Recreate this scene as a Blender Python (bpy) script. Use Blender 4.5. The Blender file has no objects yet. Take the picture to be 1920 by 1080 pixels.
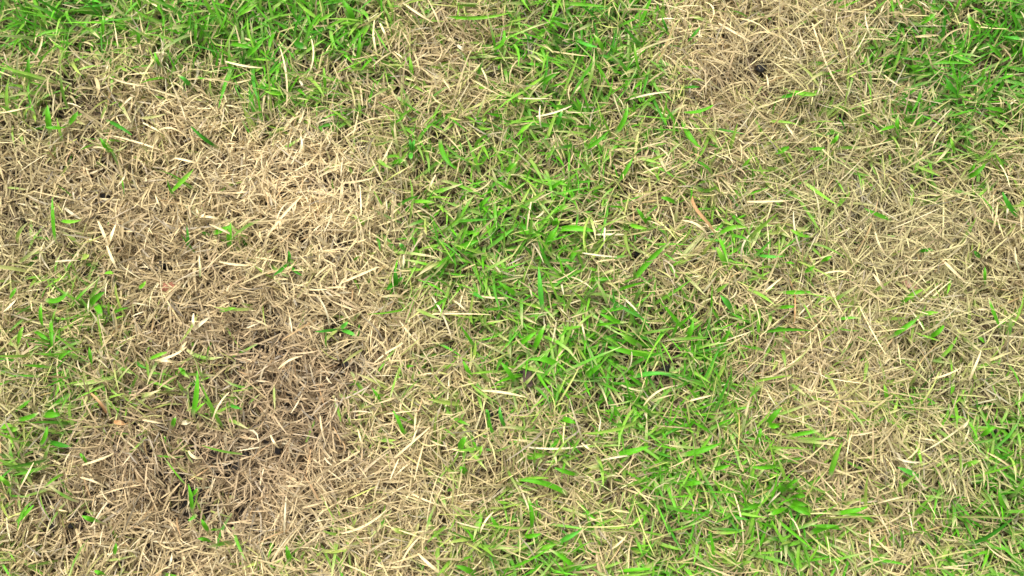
import bpy, math
import numpy as np
from mathutils import Vector, Matrix

# ------------------------------------------------------------------ camera
scene = bpy.context.scene
COL = scene.collection
MM = 0.001
TILT = math.radians(9.0)          # degrees away from straight down (top of the picture is farther)
HFOV = math.radians(62.0)
DIST = 0.5                        # lens to lawn along the view axis
CAN = 0.013                       # canopy height the picture is registered on
cam_d = bpy.data.cameras.new('camera')
cam = bpy.data.objects.new('camera', cam_d)
COL.objects.link(cam)
cam_d.sensor_width = 36.0
cam_d.lens = 18.0 / math.tan(HFOV / 2)
cam_d.clip_start = 0.01
cam_d.clip_end = 500.0
cam.rotation_euler = (TILT, 0, 0)
CAMP = np.array([0.0, -DIST * math.sin(TILT), CAN + DIST * math.cos(TILT)])
cam.location = CAMP
cam_d.dof.use_dof = True
cam_d.dof.focus_distance = DIST
cam_d.dof.aperture_fstop = 9.0
scene.camera = cam

# ------------------------------------------------------------------ light
SUN_EL, SUN_AZ = math.radians(58), math.radians(-30)   # soft light from up and left behind thin cloud
world = bpy.data.worlds.new('World')
scene.world = world
world.use_nodes = True
wn = world.node_tree
wn.nodes.clear()
sky = wn.nodes.new('ShaderNodeTexSky')
sky.sky_type = 'NISHITA'
sky.sun_disc = False
sky.sun_elevation = SUN_EL
sky.sun_rotation = SUN_AZ
sky.air_density = 1.0
sky.dust_density = 4.0
hs = wn.nodes.new('ShaderNodeHueSaturation')           # overcast: a nearly white sky
hs.inputs['Saturation'].default_value = 0.22
bg = wn.nodes.new('ShaderNodeBackground')
bg.inputs['Strength'].default_value = 0.15
wo = wn.nodes.new('ShaderNodeOutputWorld')
wn.links.new(sky.outputs[0], hs.inputs['Color'])
wn.links.new(hs.outputs[0], bg.inputs['Color'])
wn.links.new(bg.outputs[0], wo.inputs['Surface'])
sd = bpy.data.lights.new('sun', 'SUN')
sd.energy = 1.5
sd.angle = math.radians(20)
sd.color = (1.0, 0.965, 0.90)
sun = bpy.data.objects.new('sun', sd)
COL.objects.link(sun)
sdir = Vector((math.sin(SUN_AZ) * math.cos(SUN_EL), math.cos(SUN_AZ) * math.cos(SUN_EL), math.sin(SUN_EL)))
sun.rotation_euler = sdir.to_track_quat('Z', 'Y').to_euler()
sun.location = (0, 0, 3)
vs = scene.view_settings
scene.display_settings.display_device = 'sRGB'
vs.view_transform = 'Standard'
vs.look = 'None'
vs.gamma = 1.0
vs.exposure = 1.12
vs.use_curve_mapping = False
scene.render.engine = 'CYCLES'
scene.cycles.max_bounces = 8
scene.cycles.diffuse_bounces = 6
scene.cycles.transmission_bounces = 3
scene.cycles.use_denoising = True
scene.render.film_transparent = False

# ------------------------------------------------------------------ photograph <-> lawn
ct, st = math.cos(TILT), math.sin(TILT)
FPX = 960.0 / math.tan(HFOV / 2)


def at(px, py, z=CAN):
    """lawn point at height z seen at photograph pixel (px, py) of 1920 x 1080; arrays welcome"""
    u = (np.asarray(px, float) - 960.0) / FPX
    v = (540.0 - np.asarray(py, float)) / FPX
    dx, dy, dz = u, v * ct + st, v * st - ct
    t = (z - CAMP[2]) / dz
    return np.stack([CAMP[0] + dx * t, CAMP[1] + dy * t, np.zeros_like(t) + z], -1)


def pix(x, y, z=CAN):
    rx, ry, rz = x - CAMP[0], y - CAMP[1], z - CAMP[2]
    yc = ry * ct + rz * st
    zc = ry * st - rz * ct
    return 960 + rx / zc * FPX, 540 - yc / zc * FPX


rng = np.random.default_rng(11)


def lattice(x, y, scale, seed):
    """smooth value noise 0..1"""
    g = np.random.default_rng(seed).random((256, 256))
    fx, fy = x / scale + 97.3, y / scale + 61.7
    ix, iy = np.floor(fx).astype(int), np.floor(fy).astype(int)
    tx, ty = fx - ix, fy - iy
    tx, ty = tx * tx * (3 - 2 * tx), ty * ty * (3 - 2 * ty)
    a, b = g[iy % 256, ix % 256], g[iy % 256, (ix + 1) % 256]
    c, d = g[(iy + 1) % 256, ix % 256], g[(iy + 1) % 256, (ix + 1) % 256]
    return (a * (1 - tx) + b * tx) * (1 - ty) + (c * (1 - tx) + d * tx) * ty


def fbm(x, y, scale, seed, n=3):
    s, w, tot = 0, 1.0, 0
    for k in range(n):
        s = s + w * lattice(x, y, scale / 2 ** k, seed + k)
        tot += w
        w *= 0.5
    return s / tot


# share of green grass, one digit per 60 px square of the photograph (32 x 18)
GREEN = """
9 9 9 9 7 8 9 9 9 9 9 9 3 2 2 3 8 9 9 8 7 1 1 1 1 1 3 3 4 8 9 9
8 7 7 6 4 6 7 9 9 9 9 7 3 1 2 3 8 8 8 8 4 1 0 0 1 0 2 6 6 6 9 9
4 3 1 1 1 2 4 7 8 7 4 4 2 1 2 3 7 7 7 7 4 1 0 0 0 1 2 4 6 8 8 8
2 2 2 1 1 0 1 3 3 1 3 4 3 3 3 4 6 7 7 7 6 3 1 1 1 2 3 3 6 7 7 7
0 1 0 1 1 0 1 0 0 0 1 4 4 4 4 6 6 6 6 6 4 3 1 1 2 1 2 2 3 3 3 3
0 0 0 1 0 1 0 0 0 0 0 1 3 6 7 7 7 7 6 6 3 2 2 3 3 2 1 1 1 3 2 2
0 1 0 0 0 0 1 0 0 0 0 1 2 6 7 8 7 8 7 4 3 4 4 3 1 1 1 0 0 0 0 1
0 1 1 0 0 0 0 2 0 0 0 1 3 7 7 8 8 8 6 2 3 3 6 6 3 2 1 0 0 0 0 0
1 2 2 1 0 0 0 0 1 1 0 2 6 6 7 7 7 7 3 2 2 3 3 2 3 2 1 0 0 0 1 0
1 3 4 3 1 0 0 0 0 0 0 0 2 2 3 7 6 6 4 4 6 6 4 4 2 1 2 0 1 1 1 1
2 3 3 2 0 0 0 0 0 0 1 0 0 0 2 6 6 7 8 8 8 9 8 3 2 1 1 2 2 1 1 1
3 4 3 2 2 1 2 0 0 0 0 0 1 3 1 7 8 8 9 9 8 8 7 2 1 0 1 1 2 2 1 1
3 4 3 2 2 1 3 1 0 0 0 2 3 2 2 3 4 6 8 9 8 9 7 4 2 2 2 3 3 2 4 4
3 3 1 1 1 0 0 0 0 0 0 1 2 2 3 3 3 6 7 6 8 8 7 4 3 2 2 1 2 2 7 7
3 2 0 0 0 1 0 0 0 0 0 0 0 2 2 2 3 4 4 4 7 7 7 6 4 1 1 1 2 2 6 7
2 1 0 0 0 1 1 0 0 0 0 1 0 1 1 3 4 3 3 3 7 7 7 9 9 4 1 1 3 3 6 7
1 1 0 0 0 0 1 0 0 0 1 1 1 2 3 4 4 4 4 4 7 7 7 7 9 8 4 2 2 6 7 7
2 1 1 1 0 0 0 1 2 1 1 1 1 1 4 6 7 6 4 4 7 7 4 6 6 6 3 3 3 4 6 7
"""
G = np.array([[float(c) for c in r.split()] for r in GREEN.strip().splitlines()]) / 9.0


def bumps(px, py, rows):
    s = np.zeros_like(px)
    for bx, by, r, a in rows:
        s = s + a * np.exp(-((px - bx) ** 2 + (py - by) ** 2) / (r * r))
    return s


def green_at(px, py):
    wx = (fbm(px, py, 90, 5) - .5) * 65
    wy = (fbm(px, py, 90, 9) - .5) * 65
    fx = np.clip((px + wx) / 60 - .5, 0, 30.999)
    fy = np.clip((py + wy) / 60 - .5, 0, 16.999)
    ix, iy = fx.astype(int), fy.astype(int)
    tx, ty = fx - ix, fy - iy
    g = (G[iy, ix] * (1 - tx) + G[iy, ix + 1] * tx) * (1 - ty) + (G[iy + 1, ix] * (1 - tx) + G[iy + 1, ix + 1] * tx) * ty
    out = np.maximum(np.maximum(-px, px - 1920), np.maximum(-py, py - 1080))
    k = np.clip(out / 160, 0, 1)
    wild = np.clip((fbm(px, py, 420, 33) - .42) * 3.2, 0, 1)
    return g * (1 - k) + wild * k


HOLES = [(170, 190, 55, .7), (10, 300, 80, .7), (35, 400, 60, .35), (545, 765, 90, .4), (420, 720, 70, .3), (360, 925, 90, .6), (90, 870, 90, .4),
         (340, 760, 50, .6), (140, 990, 60, .55), (440, 850, 90, .4), (1425, 128, 42, 1.0), (1380, 170, 60, .35), (1760, 285, 65, .8),
         (1850, 490, 50, .6), (1890, 620, 60, .6), (1760, 710, 60, .6), (1840, 760, 60, .4), (1670, 380, 60, .4), (1790, 560, 40, .5), (1500, 445, 40, .5),
         (1250, 690, 26, .9), (915, 775, 32, .9), (1195, 478, 24, .8), (985, 705, 30, .9), (1210, 640, 30, .3),
         (1612, 880, 32, .7), (1500, 905, 45, .5), (1160, 940, 45, .5), (700, 920, 45, .4), (650, 690, 40, .7), (60, 470, 60, .35),
         (240, 800, 40, .4), (270, 600, 40, .5), (310, 490, 25, .7), (360, 365, 25, .6), (1700, 130, 26, .7), (1870, 800, 45, .6),
         (970, 905, 40, .4), (1345, 385, 30, .3), (610, 1000, 40, .3), (800, 985, 50, .3), (1010, 205, 30, .6), (860, 620, 25, .3), (30, 540, 40, .4),
         (290, 220, 40, .4), (1300, 560, 30, .3), (1880, 380, 35, .6), (1730, 960, 50, .4), (1080, 350, 30, .2), (200, 440, 30, .2)]
CREAM = [(575, 250, 125, 1.1), (620, 400, 120, .9), (450, 330, 110, .5), (700, 560, 120, .4), (1520, 640, 150, .7), (1400, 30, 150, .5), (560, 1040, 160, .8), (780, 720, 90, .3),
         (640, 960, 120, .4), (340, 150, 110, .4), (1560, 170, 90, .6), (1160, 860, 100, .5), (880, 330, 80, .3), (850, 130, 110, .6), (1330, 280, 90, .5),
         (60, 950, 90, .5), (1480, 440, 90, .5), (700, 830, 120, .4)]
BROWN = [(480, 750, 200, .9), (400, 870, 190, .9), (260, 480, 180, .25), (110, 350, 150, .45), (620, 740, 100, .7), (650, 170, 60, .3), (1450, 670, 80, .5),
         (220, 800, 120, .6), (120, 1000, 110, .6), (860, 60, 60, .5), (1330, 200, 80, .5), (420, 300, 140, .1)]
OLIVE = [(1720, 430, 220, 1.), (1480, 110, 130, .5), (1860, 700, 160, .9), (40, 450, 110, .7), (1620, 310, 140, .7), (1500, 330, 150, .5), (1740, 880, 160, .5),
         (60, 200, 110, .6), (300, 60, 120, .4), (1870, 950, 140, .6), (30, 760, 100, .6), (1130, 620, 200, .3), (960, 500, 260, .3)]
LONG = [(1500, 120, 260, 1.), (1720, 420, 260, .9), (1600, 800, 250, .7), (860, 120, 140, .5), (1250, 850, 200, .6), (900, 900, 200, .7), (60, 850, 160, .7), (600, 1020, 160, .6)]


# ------------------------------------------------------------------ blades
def blades(P, az, el, bend, curl, roll, L, W, nseg, ncol, tipw, fold, bump_z=None):
    """all blades as one set of arrays: P base points (n,3), az heading, el start elevation,
    bend / curl total turn along the length, roll of the flat side, L length, W width"""
    n = len(P)
    pts = np.zeros((n, nseg + 1, 3))
    tan = np.zeros((n, nseg + 1, 3))
    p = P.copy()
    a, e = az.copy(), el.copy()
    for k in range(nseg + 1):
        t = np.stack([np.cos(e) * np.cos(a), np.cos(e) * np.sin(a), np.sin(e)], -1)
        tan[:, k] = t
        pts[:, k] = p
        p = p + t * (L / nseg)[:, None]
        a = a + curl / nseg
        e = e + bend / nseg
    pts[..., 2] = np.maximum(pts[..., 2], 0.0012)
    up = np.array([0, 0, 1.0])
    side = np.cross(tan, up)
    side /= np.maximum(np.linalg.norm(side, axis=-1, keepdims=True), 1e-5)
    nor = np.cross(side, tan)
    s = np.linspace(0, 1, nseg + 1)
    rr = roll[:, None] + (s - .5)[None] * curl[:, None] * .8
    c, q = np.cos(rr)[..., None], np.sin(rr)[..., None]
    sd_, nr_ = side * c + nor * q, nor * c - side * q
    prof = np.where(s < .25, .72 + .28 * (s / .25), np.where(s > .55, 1 - (1 - tipw) * (np.clip(s - .55, 0, 1) / .45) ** 1.6, 1.0))
    half = (W[:, None] * .5 * prof[None])[..., None]
    if ncol == 3:
        V = np.stack([pts - sd_ * half, pts - nr_ * half * fold, pts + sd_ * half], 2)
    else:
        V = np.stack([pts - sd_ * half, pts + sd_ * half], 2)
    return V, s


def clear_pellets(V, C):
    m = V.mean(2)
    px, py = pix(m[..., 0], m[..., 1], m[..., 2])
    bad = np.zeros(len(V), bool)
    for bx, by, r in PELLETS:
        bad |= (((px - bx) ** 2 + (py - by) ** 2) < (r * (.6 if r < 11 else .5)) ** 2).any(1)
    k = ~bad | (rng.random(len(V)) < .22)
    return V[k], C[k]


def mesh_from(name, sets, mat):
    """sets: list of (V (n,seg+1,col,3), C (n,seg+1,3))"""
    vs_, fs_, cs_, off = [], [], [], 0
    for V, C in sets:
        n, k, c, _ = V.shape
        vs_.append(V.reshape(-1, 3))
        cc = np.repeat(C[:, :, None, :], c, 2).reshape(-1, 3)
        cs_.append(cc)
        idx = np.arange(n * k * c).reshape(n, k, c) + off
        f = np.stack([idx[:, :-1, :-1], idx[:, :-1, 1:], idx[:, 1:, 1:], idx[:, 1:, :-1]], -1).reshape(-1, 4)
        fs_.append(f)
        off += n * k * c
    V, F, C = np.concatenate(vs_), np.concatenate(fs_), np.concatenate(cs_)
    me = bpy.data.meshes.new(name)
    me.vertices.add(len(V))
    me.vertices.foreach_set('co', V.astype(np.float32).ravel())
    me.loops.add(F.size)
    me.loops.foreach_set('vertex_index', F.astype(np.int32).ravel())
    me.polygons.add(len(F))
    me.polygons.foreach_set('loop_start', (np.arange(len(F)) * 4).astype(np.int32))
    me.update(calc_edges=True)
    me.polygons.foreach_set('use_smooth', np.ones(len(F), bool))
    ca = me.color_attributes.new('tint', 'FLOAT_COLOR', 'POINT')
    ca.data.foreach_set('color', np.concatenate([C, np.ones((len(C), 1))], 1).astype(np.float32).ravel())
    me.materials.append(mat)
    return me


def grass_mat(name, rough, transl, spec, mott):
    m = bpy.data.materials.new(name)
    m.use_nodes = True
    nt = m.node_tree
    nt.nodes.clear()
    N = nt.nodes.new
    at_ = N('ShaderNodeAttribute'); at_.attribute_name = 'tint'
    tc = N('ShaderNodeTexCoord')
    no = N('ShaderNodeTexNoise'); no.inputs['Scale'].default_value = 420; no.inputs['Detail'].default_value = 3
    mr = N('ShaderNodeMapRange'); mr.inputs['From Min'].default_value = .3; mr.inputs['From Max'].default_value = .7
    mr.inputs['To Min'].default_value = 1 - mott; mr.inputs['To Max'].default_value = 1 + mott
    mu = N('ShaderNodeVectorMath'); mu.operation = 'SCALE'
    pr = N('ShaderNodeBsdfPrincipled'); pr.inputs['Roughness'].default_value = rough
    pr.inputs['Specular IOR Level'].default_value = spec
    tr = N('ShaderNodeBsdfTranslucent')
    mx = N('ShaderNodeMixShader'); mx.inputs[0].default_value = transl
    ou = N('ShaderNodeOutputMaterial')
    bp = N('ShaderNodeBump'); bp.inputs['Strength'].default_value = .25; bp.inputs['Distance'].default_value = .0004
    l = nt.links.new
    l(tc.outputs['Object'], no.inputs['Vector']); l(no.outputs['Fac'], mr.inputs['Value'])
    l(at_.outputs['Color'], mu.inputs[0]); l(mr.outputs[0], mu.inputs['Scale'])
    l(no.outputs['Fac'], bp.inputs['Height']); l(bp.outputs[0], pr.inputs['Normal'])
    l(mu.outputs[0], pr.inputs['Base Color']); l(mu.outputs[0], tr.inputs['Color'])
    l(pr.outputs[0], mx.inputs[1]); l(tr.outputs[0], mx.inputs[2]); l(mx.outputs[0], ou.inputs['Surface'])
    return m


M_STRAW = grass_mat('dry_straw', .6, .14, .28, .14)
M_GREEN = grass_mat('green_leaf', .5, .28, .25, .10)
M_BITS = grass_mat('fallen_bits', .7, .05, .3, .25)


def soil_mat():
    m = bpy.data.materials.new('dark_soil'); m.use_nodes = True
    nt = m.node_tree; N = nt.nodes.new; l = nt.links.new
    pr = nt.nodes['Principled BSDF']; pr.inputs['Roughness'].default_value = .9
    tc = N('ShaderNodeTexCoord')
    n1 = N('ShaderNodeTexNoise'); n1.inputs['Scale'].default_value = 300; n1.inputs['Detail'].default_value = 5
    r1 = N('ShaderNodeValToRGB')
    r1.color_ramp.elements[0].color = (.014, .012, .010, 1); r1.color_ramp.elements[1].color = (.080, .060, .042, 1)
    r1.color_ramp.elements[0].position = .38; r1.color_ramp.elements[1].position = .7
    # beyond the modelled turf: mottled straw and green
    n2 = N('ShaderNodeTexNoise'); n2.inputs['Scale'].default_value = 3.2; n2.inputs['Detail'].default_value = 6
    r2 = N('ShaderNodeValToRGB')
    r2.color_ramp.elements[0].color = (.17, .12, .06, 1); r2.color_ramp.elements[1].color = (.05, .13, .012, 1)
    r2.color_ramp.elements[0].position = .44; r2.color_ramp.elements[1].position = .6
    ln = N('ShaderNodeVectorMath'); ln.operation = 'LENGTH'
    mr = N('ShaderNodeMapRange'); mr.inputs['From Min'].default_value = 1.0; mr.inputs['From Max'].default_value = 1.5
    mx = N('ShaderNodeMix'); mx.data_type = 'RGBA'
    l(tc.outputs['Object'], n1.inputs['Vector']); l(tc.outputs['Object'], n2.inputs['Vector'])
    l(n1.outputs['Fac'], r1.inputs[0]); l(n2.outputs['Fac'], r2.inputs[0])
    l(tc.outputs['Object'], ln.inputs[0]); l(ln.outputs['Value'], mr.inputs['Value'])
    l(mr.outputs[0], mx.inputs['Factor']); l(r1.outputs[0], mx.inputs['A']); l(r2.outputs[0], mx.inputs['B'])
    l(mx.outputs['Result'], pr.inputs['Base Color'])
    b = N('ShaderNodeBump'); b.inputs['Distance'].default_value = .002; b.inputs['Strength'].default_value = .8
    l(n1.outputs['Fac'], b.inputs['Height']); l(b.outputs[0], pr.inputs['Normal'])
    return m


def tag(o, label=None, cat=None, group=None, kind=None):
    for k, v in (('label', label), ('category', cat), ('group', group), ('kind', kind)):
        if v:
            o[k] = v
    return o


def link(name, me, parent=None):
    o = bpy.data.objects.new(name, me)
    COL.objects.link(o)
    if parent is not None:
        o.parent = parent
    return o


# ------------------------------------------------------------------ the ground
ax = np.concatenate([-np.geomspace(60, .95, 14), np.linspace(-.9, .9, 361), np.geomspace(.95, 60, 14)])
ay = np.concatenate([-np.geomspace(60, .75, 14), np.linspace(-.7, .7, 281), np.geomspace(.75, 60, 14)])
X, Y = np.meshgrid(ax, ay)
Z = (fbm(X, Y, .02, 71) - .5) * .005 - .0005
Z = np.where((abs(X) > .9) | (abs(Y) > .7), 0, Z)
nx, ny = len(ax), len(ay)
gi = np.arange(nx * ny).reshape(ny, nx)
gf = np.stack([gi[:-1, :-1], gi[:-1, 1:], gi[1:, 1:], gi[1:, :-1]], -1).reshape(-1, 4)
gm = bpy.data.meshes.new('ground')
gm.from_pydata(np.stack([X, Y, Z], -1).reshape(-1, 3).tolist(), [], gf.tolist())
gm.polygons.foreach_set('use_smooth', np.ones(len(gf), bool))
gm.materials.append(soil_mat())
tag(link('ground', gm), kind='structure')

# black pellets seen in the gaps: photograph x, y, radius in photograph pixels
PELLETS = [(343, 9, 8), (367, 220, 7), (307, 219, 7), (617, 186, 7), (515, 323, 7), (197, 368, 10), (305, 495, 9), (158, 513, 7), (530, 366, 7),
           (1707, 132, 9), (1578, 217, 9), (1763, 273, 10), (1752, 330, 9), (1705, 67, 8), (977, 698, 8), (1142, 497, 9), (1213, 539, 8), (1135, 617, 7),
           (1240, 588, 8), (1195, 477, 9), (1017, 464, 7), (648, 684, 9), (1605, 406, 9), (202, 950, 9), (478, 988, 9), (363, 943, 8), (520, 846, 8),
           (97, 987, 8), (133, 986, 8), (95, 838, 7), (460, 854, 8), (808, 911, 8), (935, 920, 9), (645, 911, 7), (737, 906, 7), (1613, 870, 10), (1615, 912, 8),
           (1870, 806, 8), (1427, 127, 14), (1247, 692, 15), (920, 775, 13)]  # first of the large ones: dark lump added for a hollow's shade

# ------------------------------------------------------------------ the turf
TAN = np.array([.500, .398, .198]); CRM = np.array([.70, .570, .315]); BRN = np.array([.350, .252, .145]); OLV = np.array([.43, .385, .185])
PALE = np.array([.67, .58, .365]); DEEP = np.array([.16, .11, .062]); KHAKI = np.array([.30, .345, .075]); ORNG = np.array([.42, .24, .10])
GREY = np.array([.30, .265, .21])
GRN = np.array([.094, .35, .008]); DGRN = np.array([.034, .19, .005]); LGRN = np.array([.21, .43, .035]); BGRN = np.array([.060, .29, .018])


def mixc(a, b, t):
    return a * (1 - t[:, None]) + b * t[:, None]


def scatter(n, hx, hy, hole_in=None):
    x = rng.uniform(-hx, hx, n); y = rng.uniform(-hy + .0, hy + .0, n)
    if hole_in:
        k = (abs(x) > hole_in[0]) | (abs(y) > hole_in[1])
        x, y = x[k], y[k]
    return x, y


IN = (.42, .27)


def fields(x, y):
    px, py = pix(x, y)
    return px, py, green_at(px, py), np.clip(bumps(px, py, HOLES), 0, 1.0)


def height(x, y, hole):
    h = .0085 + .011 * np.clip(fbm(x, y, .032, 41, 2) * 1.5 - .25, 0, 1)
    return h * (1 - .55 * hole)


def straw_colour(x, y, px, py, g, n):
    cr, br, ol = bumps(px, py, CREAM), bumps(px, py, BROWN), bumps(px, py, OLIVE)
    c = np.tile(TAN, (n, 1))
    c = mixc(c, CRM, np.clip(cr * .75, 0, .85)); c = mixc(c, BRN, np.clip(br * .75, 0, .82)); c = mixc(c, OLV, np.clip(ol * .8, 0, .85))
    r = rng.random(n)
    c = mixc(c, np.tile(KHAKI, (n, 1)), np.where(r < .06 + .85 * g, rng.uniform(.25, .95, n), rng.uniform(0, .1, n)) * (g > .03))
    r = rng.random(n)
    c = mixc(c, np.tile(BRN, (n, 1)), np.where(r < .25, rng.uniform(.2, .8, n), 0))
    c = mixc(c, np.tile(PALE, (n, 1)), np.where(r > .9, rng.uniform(.2, .8, n), 0))
    r = rng.random(n)
    c = mixc(c, np.tile(ORNG, (n, 1)), np.where(r < .02, .5, 0))
    c = mixc(c, np.tile(GREY, (n, 1)), np.where(r > .90, rng.uniform(.3, .8, n), 0))
    return c * np.exp(rng.normal(0, .16, n))[:, None]


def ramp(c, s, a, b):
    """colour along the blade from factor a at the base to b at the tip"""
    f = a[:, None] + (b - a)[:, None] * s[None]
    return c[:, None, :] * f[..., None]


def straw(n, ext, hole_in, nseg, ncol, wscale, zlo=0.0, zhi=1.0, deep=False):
    x, y = scatter(n, *ext, hole_in)
    px, py, g, hole = fields(x, y)
    clump = fbm(x, y, .012, 55, 2)
    dens = (1 - .72 * hole) * (1 - .40 * g - .32 * np.clip((g - .45) * 2.2, 0, 1)) * np.clip(.1 + clump * 1.45, 0, 1)
    if deep:
        dens = 1 - .55 * hole
    k = rng.random(len(x)) < dens
    x, y, px, py, g, hole = x[k], y[k], px[k], py[k], g[k], hole[k]
    n = len(x)
    H = height(x, y, hole)
    u = rng.uniform(zlo, zhi, n) ** .8
    lg = np.clip(bumps(px, py, LONG), 0, 1)
    br = np.clip(bumps(px, py, BROWN), 0, 1)
    flow = fbm(x, y, .05, 77, 2) * 4 * math.pi
    az = np.where(rng.random(n) < .35, flow + rng.normal(0, .5, n), rng.uniform(0, 2 * math.pi, n))
    L = (rng.gamma(6, .0134 / 6, n)) * (1 + .42 * lg) * (1 - .18 * br)
    W = rng.uniform(.00045, .00114, n) * (1 - .12 * lg) * wscale
    W = np.where(rng.random(n) < .04, W * 1.5, W)
    el = rng.normal(.28, .38, n)
    bend = rng.normal(-.45, .4, n)
    curl = rng.normal(0, .28, n) + np.where(rng.random(n) < .15, rng.normal(0, .9, n), 0)
    roll = rng.normal(0, .75, n)
    z = u * H
    if deep:
        z = u * .004; el *= .4; bend *= .3
    P = np.stack([x, y, z], -1)
    # start each blade so that its middle, not its base, sits at the sampled spot
    P[:, 0] -= np.cos(az) * L * .4; P[:, 1] -= np.sin(az) * L * .4
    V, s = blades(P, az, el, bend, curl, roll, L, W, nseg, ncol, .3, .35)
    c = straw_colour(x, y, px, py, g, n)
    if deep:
        c = mixc(c, np.tile(DEEP, (n, 1)), rng.uniform(.7, 1., n))  # brown bottom litter, its colour darkened further to deepen the crevices
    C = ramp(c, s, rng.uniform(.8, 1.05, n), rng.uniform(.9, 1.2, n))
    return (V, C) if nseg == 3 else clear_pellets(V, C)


def green(n, ext, hole_in, nseg, ncol, wscale):
    x, y = scatter(n, *ext, hole_in)
    px, py, g, hole = fields(x, y)
    tuft = fbm(x, y, .011, 91, 2)
    dens = np.clip(g ** 1.25 * 1.95 * np.clip(tuft * 4.2 - 1.3, .12, 1.5) + .004 + .045 * np.clip(bumps(px, py, [(1750, 520, 260, 1), (1600, 300, 160, 1), (1700, 860, 160, 1)]), 0, 1), 0, 1)
    k = rng.random(len(x)) < dens
    x, y, px, py, g, hole = x[k], y[k], px[k], py[k], g[k], hole[k]
    n = len(x)
    H = height(x, y, hole * .5)
    ccx, ccy = lattice(x, y, .02, 12), lattice(x, y, .02, 13)
    az = np.arctan2(ccy - .5, ccx - .5) + rng.normal(0, 1.1, n)
    # leaves lean out the way the lens sees them: along the row of the stolon
    L = rng.gamma(8, .0165 / 8, n) * (1 + .2 * g)
    W = rng.uniform(.0009, .0022, n) * wscale
    el = rng.normal(.62, .33, n)
    bend = rng.normal(-.75, .4, n)
    curl = rng.normal(0, .35, n)
    roll = rng.normal(0, .45, n)
    P = np.stack([x - np.cos(az) * L * .4, y - np.sin(az) * L * .4, rng.uniform(.35, .95, n) * H], -1)
    V, s = blades(P, az, el, bend, curl, roll, L, W, nseg, ncol, .12, .45)
    lush = np.clip(bumps(px, py, [(1860, 60, 220, .55), (1760, 170, 140, .4), (500, 60, 160, .2), (1080, 30, 160, .2), (1240, 680, 150, .2), (1480, 940, 90, .25), (1860, 960, 150, .3)]), 0, .6)
    r = rng.random(n) - lush
    c = mixc(np.tile(GRN, (n, 1)), DGRN, np.where(r < .30, rng.uniform(.2, .9, n), 0))
    c = mixc(c, np.tile(LGRN, (n, 1)), np.where(r > .62, rng.uniform(.2, .95, n), 0))
    c = mixc(c, np.tile(BGRN, (n, 1)), np.where(rng.random(n) < .10, .6, 0))
    old = np.clip(rng.normal(.50 - .62 * g, .30, n), 0, .9)
    c = mixc(c, np.tile(KHAKI, (n, 1)), old * (1 - lush))
    c = c * np.exp(rng.normal(0, .14, n))[:, None]
    C = ramp(c, s, rng.uniform(.9, 1.05, n), rng.uniform(.95, 1.15, n))
    # straw-coloured sheath at the foot and a few dried tips
    foot = np.clip(1 - s / .4, 0, 1)[None] * rng.uniform(.1, .9, n)[:, None]
    tip = np.clip((s[None] - rng.uniform(.3, .8, n)[:, None]) / .3, 0, 1) * np.where(rng.random(n) < .25 + .4 * (1 - g), rng.uniform(.4, 1., n), 0)[:, None]
    w = np.clip(foot + tip, 0, 1)[..., None]
    C = C * (1 - w) + (CRM * .9)[None, None] * w
    return (V, C) if nseg == 3 else clear_pellets(V, C)


OUT = (.80, .60)
NS = 1.0
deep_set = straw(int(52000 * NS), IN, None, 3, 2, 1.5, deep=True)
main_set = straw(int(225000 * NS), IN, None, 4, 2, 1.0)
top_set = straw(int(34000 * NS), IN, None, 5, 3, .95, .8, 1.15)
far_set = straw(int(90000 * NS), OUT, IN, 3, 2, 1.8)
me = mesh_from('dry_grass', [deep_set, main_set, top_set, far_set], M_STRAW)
tag(link('dry_grass', me), 'matted straw coloured dead grass covering most of the lawn', 'grass', None, 'stuff')
me = mesh_from('green_grass', [green(int(56000 * NS), IN, None, 4, 3, 1.0), green(int(45000 * NS), OUT, IN, 3, 2, 1.5)], M_GREEN)
tag(link('green_grass', me), 'bright living grass growing in patches through the dead turf', 'grass', None, 'stuff')

# soil crumbs
x, y = scatter(9000, *IN)
r = rng.gamma(4, .0011 / 4, len(x)) + .0003
octa = np.array([[1, 0, 0], [-1, 0, 0], [0, 1, 0], [0, -1, 0], [0, 0, 1], [0, 0, -1.]])
of = np.array([[0, 2, 4], [2, 1, 4], [1, 3, 4], [3, 0, 4], [2, 0, 5], [1, 2, 5], [3, 1, 5], [0, 3, 5]])
V = (octa[None] * (rng.uniform(.7, 1.3, (len(x), 6, 1))) * r[:, None, None]) + np.stack([x, y, r * .3 + .001], -1)[:, None]
F = (of[None] + (np.arange(len(x)) * 6)[:, None, None]).reshape(-1, 3)
cm = bpy.data.meshes.new('soil_crumbs')
cm.from_pydata(V.reshape(-1, 3).tolist(), [], F.tolist())
M_PELLET = bpy.data.materials.new('black_pellet'); M_PELLET.use_nodes = True
_p = M_PELLET.node_tree.nodes['Principled BSDF']
_n = M_PELLET.node_tree.nodes.new('ShaderNodeTexNoise'); _n.inputs['Scale'].default_value = 600
_r = M_PELLET.node_tree.nodes.new('ShaderNodeValToRGB')
_r.color_ramp.elements[0].color = (.010, .009, .008, 1); _r.color_ramp.elements[1].color = (.038, .033, .030, 1)
_b = M_PELLET.node_tree.nodes.new('ShaderNodeBump'); _b.inputs['Distance'].default_value = .0006
_t = M_PELLET.node_tree.nodes.new('ShaderNodeTexCoord')
M_PELLET.node_tree.links.new(_t.outputs['Object'], _n.inputs['Vector'])
M_PELLET.node_tree.links.new(_n.outputs['Fac'], _r.inputs[0])
M_PELLET.node_tree.links.new(_r.outputs[0], _p.inputs['Base Color'])
M_PELLET.node_tree.links.new(_n.outputs['Fac'], _b.inputs['Height'])
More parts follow.
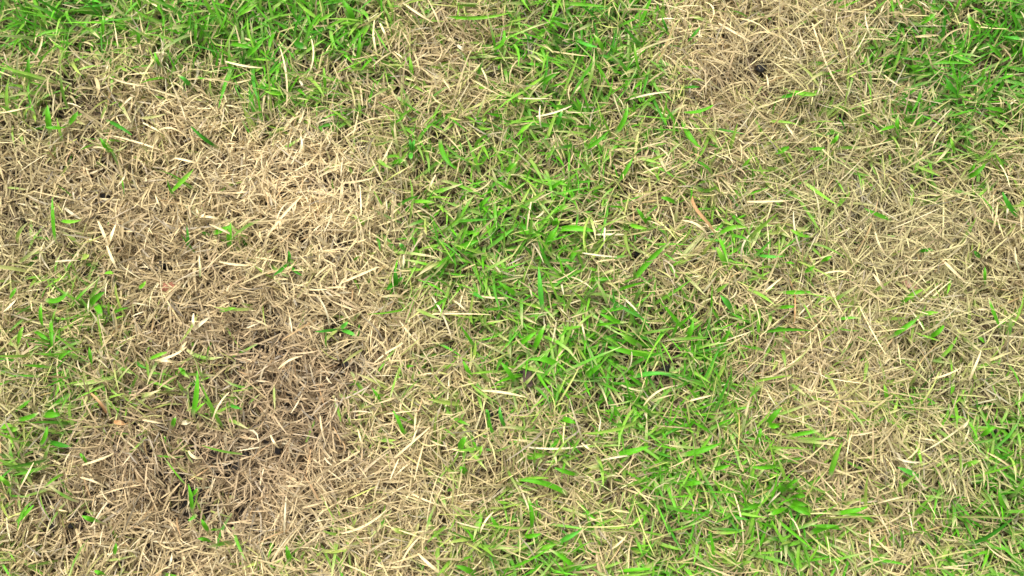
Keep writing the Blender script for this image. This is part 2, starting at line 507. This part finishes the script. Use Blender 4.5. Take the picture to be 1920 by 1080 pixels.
M_PELLET.node_tree.links.new(_b.outputs[0], _p.inputs['Normal'])
_p.inputs['Roughness'].default_value = .5
cm.materials.append(M_PELLET)
tag(link('soil_crumbs', cm), 'black crumbs of soil lying under the grass', 'soil', None, 'stuff')

# ------------------------------------------------------------------ blades, stalks and bits one can pick out singly
ANCHORS = [(60, 60, 'the top left corner'), (200, 40, 'the green fringe at top left'), (330, 90, "the tan gap at top left"), (520, 70, "the bright top-edge green clump"),
           (690, 60, "the green left of top tan patch"), (840, 80, 'the tan patch at the top'), (1060, 40, 'the green drift at the top'), (1110, 170, "the green right of top tan"),
           (1270, 90, "the top straw patch's left rim"), (1430, 130, "the top straw patch's dark hole"), (1500, 30, 'the big top straw patch'), (1640, 70, "the top straw patch's right rim"),
           (1850, 60, 'the top right green corner'), (1720, 140, 'the green clump at upper right'), (1850, 200, "the right-edge greenery"), (60, 170, 'the upper left edge'),
           (180, 180, 'the dark hollow at upper left'), (330, 190, 'the tan thatch at upper left'), (470, 200, 'the foot of the top green clump'), (580, 250, 'the creamiest straw patch'),
           (740, 200, "the thin green under top tan"), (740, 310, 'the right rim of the creamy straw'), (860, 180, "the strip under top tan patch"), (860, 290, "the top of the centre belt"),
           (1000, 220, "the dark slot above centre belt"), (1010, 330, "the upper central green belt"), (1180, 220, 'the green knot at upper centre right'), (1180, 330, 'the thin grass right of centre top'),
           (1310, 240, "the faded straw at upper right"), (1470, 200, 'the flattened straw at upper right'), (1480, 300, "the loose sprigs at upper right"), (1600, 270, "the straw under upper-right greenery"),
           (1770, 300, 'the dark pit at upper right'), (60, 300, 'the shadowy left edge'), (210, 280, 'the brown patch at upper left'), (370, 300, "the left straw patch's middle"),
           (90, 430, 'the dim thatch at the left edge'), (220, 440, "the brown thatch at centre left"), (420, 420, "the left straw patch's centre"), (560, 400, "the long straws at left"),
           (680, 420, "the left straw patch's right side"), (780, 400, "the central green belt's left rim"), (920, 400, "the central green belt's middle"), (1060, 430, 'the green knot at the picture centre'),
           (900, 540, "the central belt's lower-left end"), (1030, 540, 'the green just below the picture centre'), (1150, 480, 'the straw hollow right of centre'), (1220, 400, 'the sprigs right of centre'),
           (1320, 430, 'the mixed grass right of centre'), (1420, 440, 'the yellow green sprigs right of centre'), (1520, 440, 'the grey straw at centre right'), (1610, 400, 'the small dark hole at right'),
           (1740, 500, 'the straw patch at right'), (1860, 400, 'the right edge below the greenery'), (1860, 520, 'the dark holes at the right edge'), (1500, 560, "the red brown leaf"),
           (1700, 600, "the lower right straw patch"), (1870, 600, 'the right edge at mid height'), (1750, 640, 'the dull straw at lower right'), (50, 590, 'the left edge green patch'),
           (170, 560, "the left green patch's top"), (310, 530, 'the rusty fragment at left'), (330, 650, 'the brown straw at centre left'), (520, 520, 'the brown straw left of centre'),
           (560, 660, 'the darkest brown thatch'), (700, 580, "the tan straw left of centre"), (830, 600, "the loose straws left of centre"), (880, 690, "the straw beside the bark chip"),
           (990, 690, 'the dark bark chip'), (1180, 610, 'the broad green patch right of centre'), (1180, 700, "the lower green patch's heart"), (1330, 560, 'the green edge right of centre'),
           (1450, 620, 'the straw bay at centre right'), (60, 700, 'the lower left green patch'), (50, 800, 'the green at the lower left edge'), (140, 830, 'the straw beside the lower left greenery'),
           (240, 780, 'the orange scrap at lower left'), (370, 740, "the tall upright lower-left blade"), (500, 840, 'the dark brown thatch at lower left'), (360, 930, 'the dark pit at lower left'),
           (60, 930, "the pale straw at lower left"), (180, 970, "the dull thatch at bottom left"), (210, 1040, 'the bottom edge at left'), (540, 1030, "the pale straw near bottom edge"),
           (700, 770, 'the tan straw below centre left'), (820, 760, 'the straw below centre'), (920, 790, 'the black gap below centre'), (700, 930, 'the matted straw near the bottom'),
           (860, 880, "the mixed straw at bottom centre"), (790, 1040, 'the bottom edge left of centre'), (940, 1000, 'the bottom centre green sprigs'), (1050, 870, 'the thin grass at lower centre'),
           (1070, 1020, 'the bottom edge at centre'), (1180, 860, 'the straw strip at lower centre'), (1100, 780, "the lower green patch's foot"), (1230, 1050, 'the bottom edge right of centre'),
           (1310, 820, "the green lower right of centre"), (1440, 800, 'the mixed grass at lower right'), (1560, 860, 'the black gap at lower right'), (1470, 940, 'the green rosette at lower right'),
           (1390, 1000, 'the grass left of the green rosette'), (1620, 1000, 'the straw right of the green rosette'), (1700, 880, 'the grey straw at lower right'), (1680, 740, "the dull straw at lower right edge"),
           (1840, 850, "the lower-right edge tuft"), (1850, 980, "the big curved lower-right blade")]

# kind  colour  width(px)  base  [via]  tip        ('|' starts another leaf of the same shoot, '#' a label written by hand)
PICKED = """
g d 8 198,225 247,253 # dark green blade slanting down right over the brown patch at upper left
g d 9 405,275 358,237 # dark green blade slanting over straw, right of the upper left brown patch
g l 11 320,360 363,317 # broad light green blade rising right out of the left straw patch
g b 12 128,233 146,209 | 126,237 84,238 | 93,247 89,197 # small bright sprig of three leaves in the brown upper left patch
g b 8 58,155 57,100
g b 9 203,284 188,258 | 203,284 213,278 # tiny V shaped bright sprig on brown thatch at upper left
g b 7 193,68 193,28
g l 10 445,30 483,7
g l 10 533,175 495,170
g l 7 137,100 97,77
g t 10 357,162 333,140
g b 9 430,82 473,90
g d 14 547,72 575,90
g b 9 460,108 493,78
g b 8 260,87 257,50
g l 7 610,167 607,127
g b 8 232,365 228,335
g b 9 365,78 370,38
g b 9 410,60 425,20
g b 9 515,60 505,95
g l 8 590,40 630,20
g b 8 305,128 290,98
s p 5 537,200 535,130 523,83 # long curved pale stalk crossing from the top green clump into cream straw
s p 6 200,142 260,160 300,160
s p 5 573,147 582,67
s p 4 222,103 213,40
s p 5 80,67 63,113
s w 7 561,150 572,167
s p 6 268,230 310,253
s p 6 328,296 377,307
s w 8 560,285 566,270 563,255
s p 5 327,23 300,14 275,0
s s 11 178,145 184,162 180,184 # curled tan leaf standing in the dark hollow at upper left
s p 6 423,115 493,127
s p 5 0,212 55,200
s s 5 340,150 395,148 450,160
s p 5 240,140 290,136
g b 13 663,42 643,0 # broad bright green blade leaning left at the top edge left of centre
g l 8 840,31 960,23 # long light green blade lying flat across the top tan patch
g b 10 923,93 942,80 945,57 # curved green blade on the right side of the top tan patch
g l 10 1132,97 1113,63
g l 9 773,147 768,105
g b 11 731,307 760,300
g b 11 825,262 832,290 857,318 # bent green blade at the upper left of the central green belt
g b 11 1155,248 1170,225 1177,193
g b 9 1097,280 1140,247
g l 9 966,257 1000,228
g t 10 770,285 768,262 | 770,285 778,262 | 770,285 770,300
g b 11 1070,53 1037,37
g d 8 1253,63 1240,30
g t 9 1043,237 1055,205
g b 9 963,355 930,340
g b 8 667,115 673,57
g b 9 1160,340 1187,295
g b 10 947,323 970,303
g l 8 1200,135 1190,80
g b 10 1010,160 1050,135
g t 9 1080,75 1120,88
s w 5 1005,218 1072,198
s w 5 1180,186 1215,177 1257,172 # long silvery stalk lying on dark green grass at upper centre right
s w 5 1015,240 1013,197
s p 5 830,60 803,0
s p 6 755,5 813,43
s p 6 702,37 701,75 710,110
s p 5 900,123 917,170
s p 5 737,260 722,292 707,317
s p 6 737,95 763,117
s p 6 712,43 727,77
s p 5 817,327 803,358
s w 11 857,83 872,95 # whitish torn scrap on the dark spot of the top tan patch
s p 4 960,183 1035,184
g d 9 1287,80 1313,50
g b 9 1280,210 1337,197
g b 12 1280,225 1295,258 1316,278 # bright green blade bending down right below the faded straw at upper right
g d 8 1280,163 1313,163
g d 9 1463,182 1497,175
g l 10 1483,170 1510,176 1540,176 | 1540,176 1527,170
g b 9 1683,236 1647,247 | 1687,257 1685,213 | 1690,238 1703,240 # cross shaped green sprig left of the dark pit at upper right
g b 10 1813,333 1847,308 | 1815,330 1830,302
g t 9 1880,68 1920,74
g b 9 1893,213 1843,203
g d 15 1803,180 1785,165 1773,143
g b 13 1723,43 1757,23
g b 9 1557,273 1573,250
g b 12 1453,287 1480,275
g d 8 1587,247 1573,220
g b 9 1513,277 1547,277
g l 7 1790,287 1783,260
g b 9 1860,150 1900,140
g b 10 1700,140 1740,128
g b 9 1880,110 1850,80
g b 10 1835,60 1815,25
s p 5 1523,43 1540,95 1553,127 1585,180 # longest pale stalk running down through the big top straw patch
s w 5 1640,78 1626,50 1623,10 # thin white stalk standing at the right rim of the top straw patch
s p 5 1473,233 1497,267
s p 4 1747,290 1753,262 1770,238
s p 4 1663,0 1647,40
s p 6 1683,0 1695,27
s w 4 1717,0 1750,25
s s 5 1760,90 1778,64 1813,52
s w 4 1523,193 1540,138
s p 6 1347,43 1380,62 1417,83
s p 4 1723,290 1717,257
s p 5 1657,140 1697,167
s p 5 1437,140 1440,177
s p 5 1290,60 1330,75
s s 6 1400,70 1440,60 1470,75
s s 8 1710,70 1760,66
g b 10 103,450 99,410 98,370 # tall bright green blade standing alone at the left edge
g l 8 113,413 152,412
g b 12 400,437 433,422 | 430,463 433,417 # bright two leaved sprig in the centre of the left straw patch
g t 7 352,463 350,423
g d 8 540,493 512,517 | 540,493 567,517 | 540,493 541,470 # dull green three leaved sprig on straw left of centre
g t 9 635,617 590,622 | 640,618 668,630 | 638,615 652,603 # blue green sprig with spreading leaves above the darkest brown thatch
g l 8 413,583 443,577
g l 8 280,673 313,660
g b 13 167,575 197,547 | 180,570 190,592
g b 12 85,562 107,563 130,540
g b 8 80,612 78,567
g l 9 33,647 43,613
g b 9 17,560 30,540
g b 8 172,685 167,650
g b 12 362,776 368,740 370,695 # tall bright upright green blade between brown thatch at lower left
g b 9 352,702 335,690
g l 8 260,540 273,527
g b 9 107,680 118,665 137,657
g o 13 153,483 167,477 # yellow green scrap lying on brown thatch at left
g b 9 60,620 92,640
g l 9 195,512 213,512
g b 8 95,600 97,650
s p 9 205,468 195,440 183,413 | 202,460 210,438 217,420 | 200,460 210,485 220,508 # pale forked dry shoot on brown thatch at left
s p 7 497,447 530,405 567,367 # long broad pale straw rising right across the left straw patch
s w 10 365,620 362,600 363,587 | 365,618 378,605 392,595 # whitish V shaped dry shoot in the brown straw at left
s p 8 290,675 320,668 350,650 | 293,675 330,679 | 335,660 350,640 # pale fan shaped dry shoot left of the darkest brown thatch
s w 5 587,547 608,575 617,612
s w 5 103,490 150,488
s w 6 3,587 33,558
s l 5 165,593 167,560
s p 7 372,408 368,390 | 372,408 385,398 | 374,406 413,411
s p 5 302,395 290,363
s l 5 375,520 373,477
s p 6 520,693 543,675 567,667
s p 6 392,420 445,445
s p 6 410,490 475,496
g b 13 1187,527 1215,492 1257,453 # broad long green blade rising right over the straw hollow right of centre
g b 13 1023,463 1035,440 1047,423 | 1045,430 1080,428 1113,433 | 1040,425 1043,408 # bright green sprig at the picture centre with a long arm to the right
g b 12 970,433 1007,435
g b 11 817,503 853,473
g t 11 1017,580 1013,540 1010,500
g b 12 970,553 933,527
g b 10 893,393 920,367
g b 10 923,410 960,387
g l 9 773,378 817,380
g d 10 743,540 740,503 | 743,530 725,545 | 743,530 757,518
g b 9 803,583 840,557
g b 12 1213,420 1193,390 | 1213,418 1220,406
g b 10 1267,380 1240,370
g b 9 1097,525 1150,522
g b 12 1000,657 1023,607
g b 10 973,647 1006,622
g b 14 1062,707 1045,685 987,675 # thick arching green blade right beside the dark bark chip
g b 12 1223,667 1180,660 1140,650
g b 12 1097,707 1130,680
g t 10 1187,707 1225,700 1260,702
g l 13 1197,647 1160,623
g b 10 1170,607 1123,587
g b 9 1123,585 1173,578
g b 10 967,717 940,680
g b 9 885,713 868,677
g l 10 900,430 885,445
g t 10 760,470 748,455
g b 11 850,470 900,450
g b 12 1085,460 1070,490
g l 10 1035,400 1070,385
g t 9 880,545 908,560
g l 9 1180,420 1212,428
s w 5 847,637 830,590 803,547 # long thin pale stalk left of the centre belt, leaning to the upper left
s p 7 640,530 675,515 710,500
s p 5 850,563 880,590
s p 4 783,590 850,588 920,590
s w 5 1133,470 1135,417
s p 5 1098,640 1090,603
s w 5 1173,700 1183,680 1183,653
s p 5 893,553 960,557
s p 4 987,440 992,400 1000,360
s l 6 753,510 757,477
s w 6 1115,440 1175,440
s w 5 1070,470 1160,482
g b 10 1672,412 1620,390 # green blade slanting down right by the small dark hole at right
g b 9 1467,548 1520,547
g b 8 1430,623 1475,618 1527,621 # long narrow green blade lying level in the straw bay at centre right
g b 8 1460,577 1493,575
g l 11 1690,573 1730,543
g b 10 1673,630 1700,612 1727,590
g b 12 1740,633 1758,623 1770,610
g l 10 1347,440 1375,426 1403,427
g l 12 1363,503 1353,480 1343,463
g t 12 1373,582 1350,553
g b 8 1848,533 1847,500
g b 8 1877,617 1865,590 1853,557
g d 12 1910,407 1892,385 1880,360
g d 10 1840,482 1827,470
g b 9 1507,510 1527,500
g b 10 1540,493 1560,480
g b 9 1467,492 1490,495
g t 8 1417,477 1470,480
g l 9 1520,443 1483,430
g d 8 1723,473 1753,470
g l 9 1727,588 1760,585
g b 12 1285,640 1300,600
g b 12 1345,650 1370,610
s r 9 1297,367 1303,388 1322,412 1340,437 # orange tan withered leaf in the mixed grass right of centre
s r 9 1478,518 1483,530 1489,548 # short red brown leaf standing in straw at right
s r 4 1490,550 1491,580 1488,610
s p 9 1810,528 1785,505 1763,483 # broad pale straw leaf slanting down right in the right straw patch
s p 8 1663,547 1650,530 1637,513
s w 5 1390,487 1395,455 1413,433
s w 5 1503,473 1490,430 1488,393
s p 5 1420,557 1467,520
s p 5 1530,518 1597,510
s l 6 1913,510 1905,485 1903,463
s p 8 1280,413 1305,420 1327,440
s p 6 1817,713 1840,657
s p 5 1747,710 1800,690
s p 7 1827,579 1860,580
s s 5 1857,443 1867,410 1870,380
s w 5 1887,410 1890,383
s p 6 1400,378 1480,376
s p 5 1640,430 1662,478
g d 10 90,827 135,838 # dark green blade slanting right beside the lower left greenery
g b 11 185,978 153,967
g b 9 30,980 48,962 63,947
g b 11 27,770 57,750
g b 10 33,787 73,773
g b 13 80,777 113,777 | 85,775 108,768
g l 13 0,807 37,803 | 0,800 25,797
g b 8 360,957 353,907 | 358,930 370,915 # upright green sprig in the dark pit at lower left
g b 10 323,800 330,780
g b 9 390,997 377,973
g b 10 397,1018 385,1012 370,1010
g b 9 213,1040 217,1018
g b 10 543,1053 540,1038 537,1023
g l 9 20,913 0,893
g b 8 163,870 150,850
g t 8 430,760 453,767
g b 7 310,833 307,817
g b 10 200,1080 177,1070
g b 9 75,835 88,800
g l 9 365,775 385,755
s r 7 200,775 185,752 165,733 # thin orange blade slanting at the right of the lower left greenery
s r 12 213,790 240,793 # orange brown flat scrap on dark thatch at lower left
s p 7 267,787 317,797
s w 5 533,1002 534,965 537,930
s p 7 153,872 185,862 213,850
s p 5 118,880 130,850 137,842
s w 12 340,793 358,791 # cream coloured short scrap lying right of the orange scrap
s p 8 353,845 362,856 380,858
s p 6 507,815 523,840
s p 5 37,917 63,867
s w 6 322,1037 315,1063
s p 5 430,735 398,790
s p 5 600,780 613,840
s p 5 150,895 200,915
g o 9 867,757 800,747 # yellow green blade lying flat in straw below centre
g b 9 718,760 697,727
g b 8 757,817 750,795 737,770
g b 13 862,845 867,828 877,817
g b 13 875,887 862,876
g b 12 1062,925 1020,906 977,900 # green blade slanting down right across thin grass at lower centre
g l 14 985,857 1020,853
g b 12 1053,783 1080,793
g t 9 950,803 940,785 937,763
g b 10 997,993 990,930
g t 10 1047,1017 1070,1005 1090,993
g b 11 1090,1080 1055,1045 1030,1030
g b 12 897,1080 875,1068 853,1060
g b 10 943,1000 920,967
g b 9 1083,890 1040,877
g b 13 1153,853 1190,845 1217,837
g o 12 770,1000 733,990
g b 9 1157,1072 1220,1067
g t 8 917,783 912,767
g l 9 893,860 905,835
g l 9 1005,1030 1045,1020
g b 10 980,1005 1015,1000
s p 6 733,863 770,832 807,800 # pale straw rising right across the tan straw below centre left
s w 5 983,837 1050,841 1107,833
s p 7 903,732 945,736 987,745
s p 5 1207,760 1267,723
s w 5 1127,863 1190,853
s p 5 747,1070 770,1025 800,997
s p 5 680,843 670,803
s p 6 640,1000 690,982 725,955
s p 8 830,1078 783,1037
s p 5 1140,1033 1177,1000
s w 5 1120,820 1127,780
s p 7 1113,847 1090,830
s p 5 900,1000 925,960
s p 5 770,925 830,950
g l 14 1557,892 1566,860 1580,828 # broad upright lime green blade standing alone at lower right
g d 14 1813,1020 1863,1000 1895,975 1920,953 # large dark green blade curving up to the right edge at lower right
g b 12 1472,922 1485,905 1503,897 | 1480,935 1510,930 | 1437,948 1410,950 1390,957 | 1478,945 1520,965 | 1470,925 1460,905 | 1475,950 1440,965 | 1482,940 1515,947 # many leaved bright green rosette at lower right
g b 12 1437,797 1450,780 1467,763 | 1440,797 1462,800
g b 9 1417,835 1427,803
g b 9 1480,817 1510,812 1537,807
g b 12 1280,853 1320,843 1353,830
g t 12 1733,898 1710,887 1683,876
g l 10 1803,877 1840,863
g b 10 1837,820 1867,797
g b 9 1460,873 1410,876
g b 9 1890,957 1877,937 1873,917
g b 9 1640,980 1580,967
g b 11 1570,962 1600,958 1627,950
g b 10 1580,990 1520,985
g l 9 1663,750 1657,720
g o 9 1717,925 1727,950
g b 8 1780,980 1777,950
g b 12 1520,1000 1570,985
g b 10 1283,910 1320,905
g b 10 1335,880 1370,872
s p 5 1375,923 1388,965 1392,1047 # long bent pale stalk left of the green rosette at lower right
s s 5 1913,893 1880,865 1847,847
s p 6 1900,1053 1870,1040 1847,1017
s p 5 1632,1040 1630,997
s w 6 1680,858 1733,866
s w 7 1437,953 1450,935 1467,920 # pinkish grey twig lying in the middle of the green rosette
s p 6 1797,808 1817,785
s p 5 1593,817 1647,807
s p 5 1283,755 1340,740
s p 5 1700,930 1640,945
"""
CG = {'b': (GRN * .9, GRN), 'd': (DGRN, DGRN * 1.25), 'l': (GRN * 1.1, LGRN), 't': (BGRN, BGRN * 1.3 + .015), 'o': (np.array([.22, .34, .05]), np.array([.34, .42, .08]))}
CS = {'p': (CRM * .93, CRM), 'w': (PALE * .95, PALE * 1.0), 's': (TAN * .9, TAN * 1.15), 'l': (np.array([.36, .44, .16]), PALE), 'r': (np.array([.40, .21, .085]), np.array([.50, .31, .14]))}
WORDS_G = {'b': 'bright green', 'd': 'dark green', 'l': 'light green', 't': 'bluish green', 'o': 'yellowish green'}
WORDS_S = {'p': 'pale straw', 'w': 'whitish', 's': 'tan', 'l': 'greenish pale', 'r': 'rusty orange'}
prng = np.random.default_rng(5)


def leaf_mesh(pts, w, kind, col, name):
    """one leaf through photograph points; returns the mesh and its base point"""
    p = np.array(pts, float)
    if len(p) == 2:
        d = p[1] - p[0]
        p = np.array([p[0], p.mean(0) + np.array([-d[1], d[0]]) * prng.normal(0, .045), p[1]])
    t = np.concatenate([[0], np.cumsum(np.linalg.norm(np.diff(p, axis=0), axis=1))]); t /= t[-1]
    co = [np.polyfit(t, p[:, k], min(len(p) - 1, 3 if len(p) > 3 else 2)) for k in (0, 1)]
    u = np.linspace(0, 1, 9)
    q = np.stack([np.polyval(c, u) for c in co], 1)
    if kind == 'g':
        z = .0165 + .0085 * np.sin(u * 2.1) - .001 * u + prng.normal(0, .0006)
    else:
        z = .0180 + .0065 * np.sin(u * math.pi) + prng.normal(0, .0006)
    P = np.array([at(a, b, c) for (a, b), c in zip(q, z)])
    if kind == 'g':                                   # the hidden foot going down into the thatch
        d = P[0] - P[1]; d[2] = 0; d /= np.linalg.norm(d) + 1e-9
        P = np.concatenate([[P[0] + d * .005 + [0, 0, -.013], P[0] + d * .0025 + [0, 0, -.005]], P])
        u = np.concatenate([[-.3, -.12], u])
    T = np.gradient(P, axis=0); T /= np.linalg.norm(T, axis=1, keepdims=True)
    S = np.cross(T, [0, 0, 1.0]); S /= np.linalg.norm(S, axis=1, keepdims=True)
    Nn = np.cross(S, T)
    rr = prng.normal(0, .32) + (u - .5) * prng.normal(0, .5)
    S, Nn = S * np.cos(rr)[:, None] + Nn * np.sin(rr)[:, None], Nn * np.cos(rr)[:, None] - S * np.sin(rr)[:, None]
    blunt = prng.random() < .35
    if kind == 'g':
        prof = np.clip(.68 + 1.1 * np.clip(u, 0, 1), 0, 1) * np.clip(1 - ((u - .35) / (.78 if blunt else .66)).clip(0) ** 2.2, .06, 1)
    else:
        prof = np.clip(1 - abs(u - .45) ** 2.4 * 2.6, .22, 1)
    h = (w * .5 * .00031 * prof)[:, None]
    rows = np.stack([P - S * h, P - S * h * .45 - Nn * h * .28, P - Nn * h * .42, P + S * h * .45 - Nn * h * .28, P + S * h], 1)[None]
    base = P[0].copy()
    a, b = (CG if kind == 'g' else CS)[col]
    k = math.exp(prng.normal(0, .10))
    f = np.clip(u, 0, 1)[:, None]
    C = (a * (1 - f) + b * f) * k
    if kind == 'g':
        ft = np.clip((.10 - u) / .2, 0, .8)[:, None]
        C = C * (1 - ft) + CRM * .8 * ft
        if prng.random() < .2:
            tp = np.clip((u - .8) / .2, 0, 1)[:, None]
            C = C * (1 - tp) + CRM * tp
    me = mesh_from(name, [(rows - base, C[None])], M_GREEN if kind == 'g' else M_STRAW)
    return me, base


def heading(a, b):
    dx, dy = b[0] - a[0], a[1] - b[1]
    k = round(math.degrees(math.atan2(dy, dx)) / 45) % 8
    return ['tip to right', 'tip to upper-right', 'tip to top', 'tip to upper-left', 'tip to left', 'tip to lower-left', 'tip to bottom', 'tip to lower-right'][k]


def lie(a, b):
    d = math.degrees(math.atan2(a[1] - b[1], b[0] - a[0])) % 180
    return 'lying level' if d < 18 or d > 162 else 'rising rightwards' if d < 68 else 'running upright' if d < 112 else 'falling rightwards'


def anchor(x, y):
    ax_, ay_, t = min(ANCHORS, key=lambda q: (q[0] - x) ** 2 + (q[1] - y) ** 2)
    dx, dy = x - ax_, y - ay_
    if math.hypot(dx, dy) < 32:
        return 'at ' + t
    if abs(dx) > abs(dy):
        return ('right of ' if dx > 0 else 'left of ') + t
    return ('below ' if dy > 0 else 'above ') + t


made = []                                             # (object, x, y, label, written by hand)
for row in PICKED.strip().splitlines():
    body, _, hand = row.partition('#')
    kind, col, w, rest = body.split(None, 3)
    w = float(w) * (.86 if kind == 'g' else .68)
    leaves = [[tuple(map(float, q.split(','))) for q in part.split()] for part in rest.split('|')]
    n = len(leaves)
    a, b = leaves[0][0], leaves[0][-1]
    x, y = (a[0] + b[0]) / 2, (a[1] + b[1]) / 2
    length = math.hypot(a[0] - b[0], a[1] - b[1])
    if kind == 'g':
        name, cat, grp = ('grass_sprig', 'grass sprig', 'green sprigs standing out of the turf') if n > 1 else ('grass_shoot', 'grass blade', 'green blades standing out of the turf')
        words_ = WORDS_G[col]
        noun = 'grass sprig' if n > 1 else 'grass blade'
    else:
        name, cat, grp = ('dry_shoot', 'dry shoot', 'dry forked shoots lying on the turf') if n > 1 else ('straw_stalk', 'straw', 'loose straws lying on the turf')
        words_ = WORDS_S[col]
        noun = 'dry shoot' if n > 1 else 'stalk'
        if col == 'r' and n == 1:
            name, cat, grp = 'withered_leaf', 'withered leaf', 'rusty withered leaves in the turf'
            noun = 'withered leaf'
    if n == 1:
        me, base = leaf_mesh(leaves[0], w, kind, col, name)
        o = link(name, me); o.location = base
    else:
        base = None
        for lf in leaves:
            me, b0 = leaf_mesh(lf, w, kind, col, 'leaf')
            if base is None:
                base = b0
                o = link(name, None); o.location = base; o.empty_display_size = .005
            c = link('leaf', me, o); c.location = b0 - base
    size = 'long ' if length > 62 else 'short ' if length < 30 else ''
    pose = (heading(a, b) if kind == 'g' else lie(a, b))
    lab = hand.strip() or f'{size}{words_} {noun}, {pose}, {anchor(x, y)}'
    tag(o, lab, cat, grp)
    made.append([o, x, y, lab, bool(hand.strip())])

# ------------------------------------------------------------------ black pellets
import bmesh
pel = []
for v in range(4):
    bm = bmesh.new()
    bmesh.ops.create_icosphere(bm, subdivisions=2, radius=1)
    for q in bm.verts:
        n_ = q.co.normalized()
        q.co *= 1 + .20 * math.sin(n_.x * 3.1 + v) * math.cos(n_.y * 4.2 + 2 * v) + .10 * math.sin(n_.z * 6 + n_.x * 5 + v)
        q.co.z *= .8
    me = bpy.data.meshes.new('soil_pellet'); bm.to_mesh(me); bm.free()
    me.polygons.foreach_set('use_smooth', np.ones(len(me.polygons), bool)); me.materials.append(M_PELLET)
    pel.append(me)
for i, (x, y, r) in enumerate(PELLETS):
    big = r > 11
    o = link('dark_lump' if big else 'soil_pellet', pel[i % 4])
    z = .007
    o.location = at(x, y, z)
    k = r * .00023
    o.scale = (k * prng.uniform(.9, 1.2), k * prng.uniform(.8, 1.05), k)
    o.rotation_euler = (0, 0, prng.uniform(0, 6.28))
    lab = f"{'larger dark lump' if big else 'small black soil pellet'} in a gap, {anchor(x, y)}"
    tag(o, lab, 'stone' if big else 'soil pellet', 'dark stones showing in the gaps' if big else 'black pellets showing in the gaps')
    made.append([o, x, y, lab, False])


# ------------------------------------------------------------------ a chip of bark and a rusty fragment
def chip(name, label, cat, x, y, L, W, T, ang, c0, c1, z):
    bm = bmesh.new()
    nn = 9
    ring = []
    for s_ in (0, 1):
        rr = []
        for k in range(nn):
            a_ = 2 * math.pi * k / nn
            q = (.5 + .12 * math.sin(k * 2.7)) 
            rr.append(bm.verts.new((math.cos(a_) * L * q, math.sin(a_) * W * q * (1 + .2 * math.cos(k * 1.9)), s_ * T + .0006 * math.sin(k * 1.7))))
        ring.append(rr)
    for k in range(nn):
        bm.faces.new((ring[0][k], ring[0][(k + 1) % nn], ring[1][(k + 1) % nn], ring[1][k]))
    cb = bm.verts.new((0, 0, -.0002)); ctp = bm.verts.new((0, 0, T * 1.5))
    for k in range(nn):
        bm.faces.new((ring[1][k], ring[1][(k + 1) % nn], ctp)); bm.faces.new((ring[0][(k + 1) % nn], ring[0][k], cb))
    me = bpy.data.meshes.new(name); bm.to_mesh(me); bm.free()
    ca = me.color_attributes.new('tint', 'FLOAT_COLOR', 'POINT')
    for k, v in enumerate(me.vertices):
        f = (k * 37 % 11) / 10
        ca.data[k].color = tuple(c0[j] * (1 - f) + c1[j] * f for j in range(3)) + (1,)
    me.materials.append(M_BITS)
    o = link(name, me)
    o.location = at(x, y, z); o.rotation_euler = (.12, -.1, ang)
    tag(o, label, cat)
    made.append([o, x, y, label, True])


chip('bark_chip', 'dark brown bark chip upright between green blades just below the centre', 'bark chip', 990, 710, .0105, .0055, .0012, math.radians(-72), (.030, .018, .013), (.070, .042, .030), .0165)
chip('leaf_fragment', 'rusty red leaf fragment half buried in the brown straw at left', 'leaf fragment', 316, 538, .0085, .0055, .0006, math.radians(20), (.24, .09, .05), (.32, .14, .08), .0135)
chip('leaf_fragment', 'faint pinkish red leaf fragment sunk in the right straw patch', 'leaf fragment', 1705, 533, .0085, .0040, .0006, math.radians(-30), (.34, .18, .11), (.42, .26, .17), .0120)

# ------------------------------------------------------------------ labels that came out alike: say which of them
from collections import defaultdict
for _ in range(3):
    same = defaultdict(list)
    for m in made:
        same[m[3]].append(m)
    for lab, ms in same.items():
        if len(ms) < 2:
            continue
        sx, sy = max(m[1] for m in ms) - min(m[1] for m in ms), max(m[2] for m in ms) - min(m[2] for m in ms)
        ax_i = 1 if sx > sy else 2
        ms.sort(key=lambda m: m[ax_i])
        words3 = (['left', 'right'], ['leftmost', 'middle', 'rightmost']) if ax_i == 1 else (['upper', 'lower'], ['topmost', 'middle', 'lowest'])
        if len(ms) > 3:
            nms = (['leftmost', 'second from left', 'third from left', 'fourth from left', 'fifth from left', 'sixth from left'] if ax_i == 1 else ['topmost', 'second from top', 'third from top', 'fourth from top', 'fifth from top', 'sixth from top'])
        else:
            nms = words3[len(ms) - 2]
        for m, w_ in zip(ms, nms):
            m[3] = w_ + ' ' + lab
for o, x, y, lab, hand in made:
    o['label'] = lab
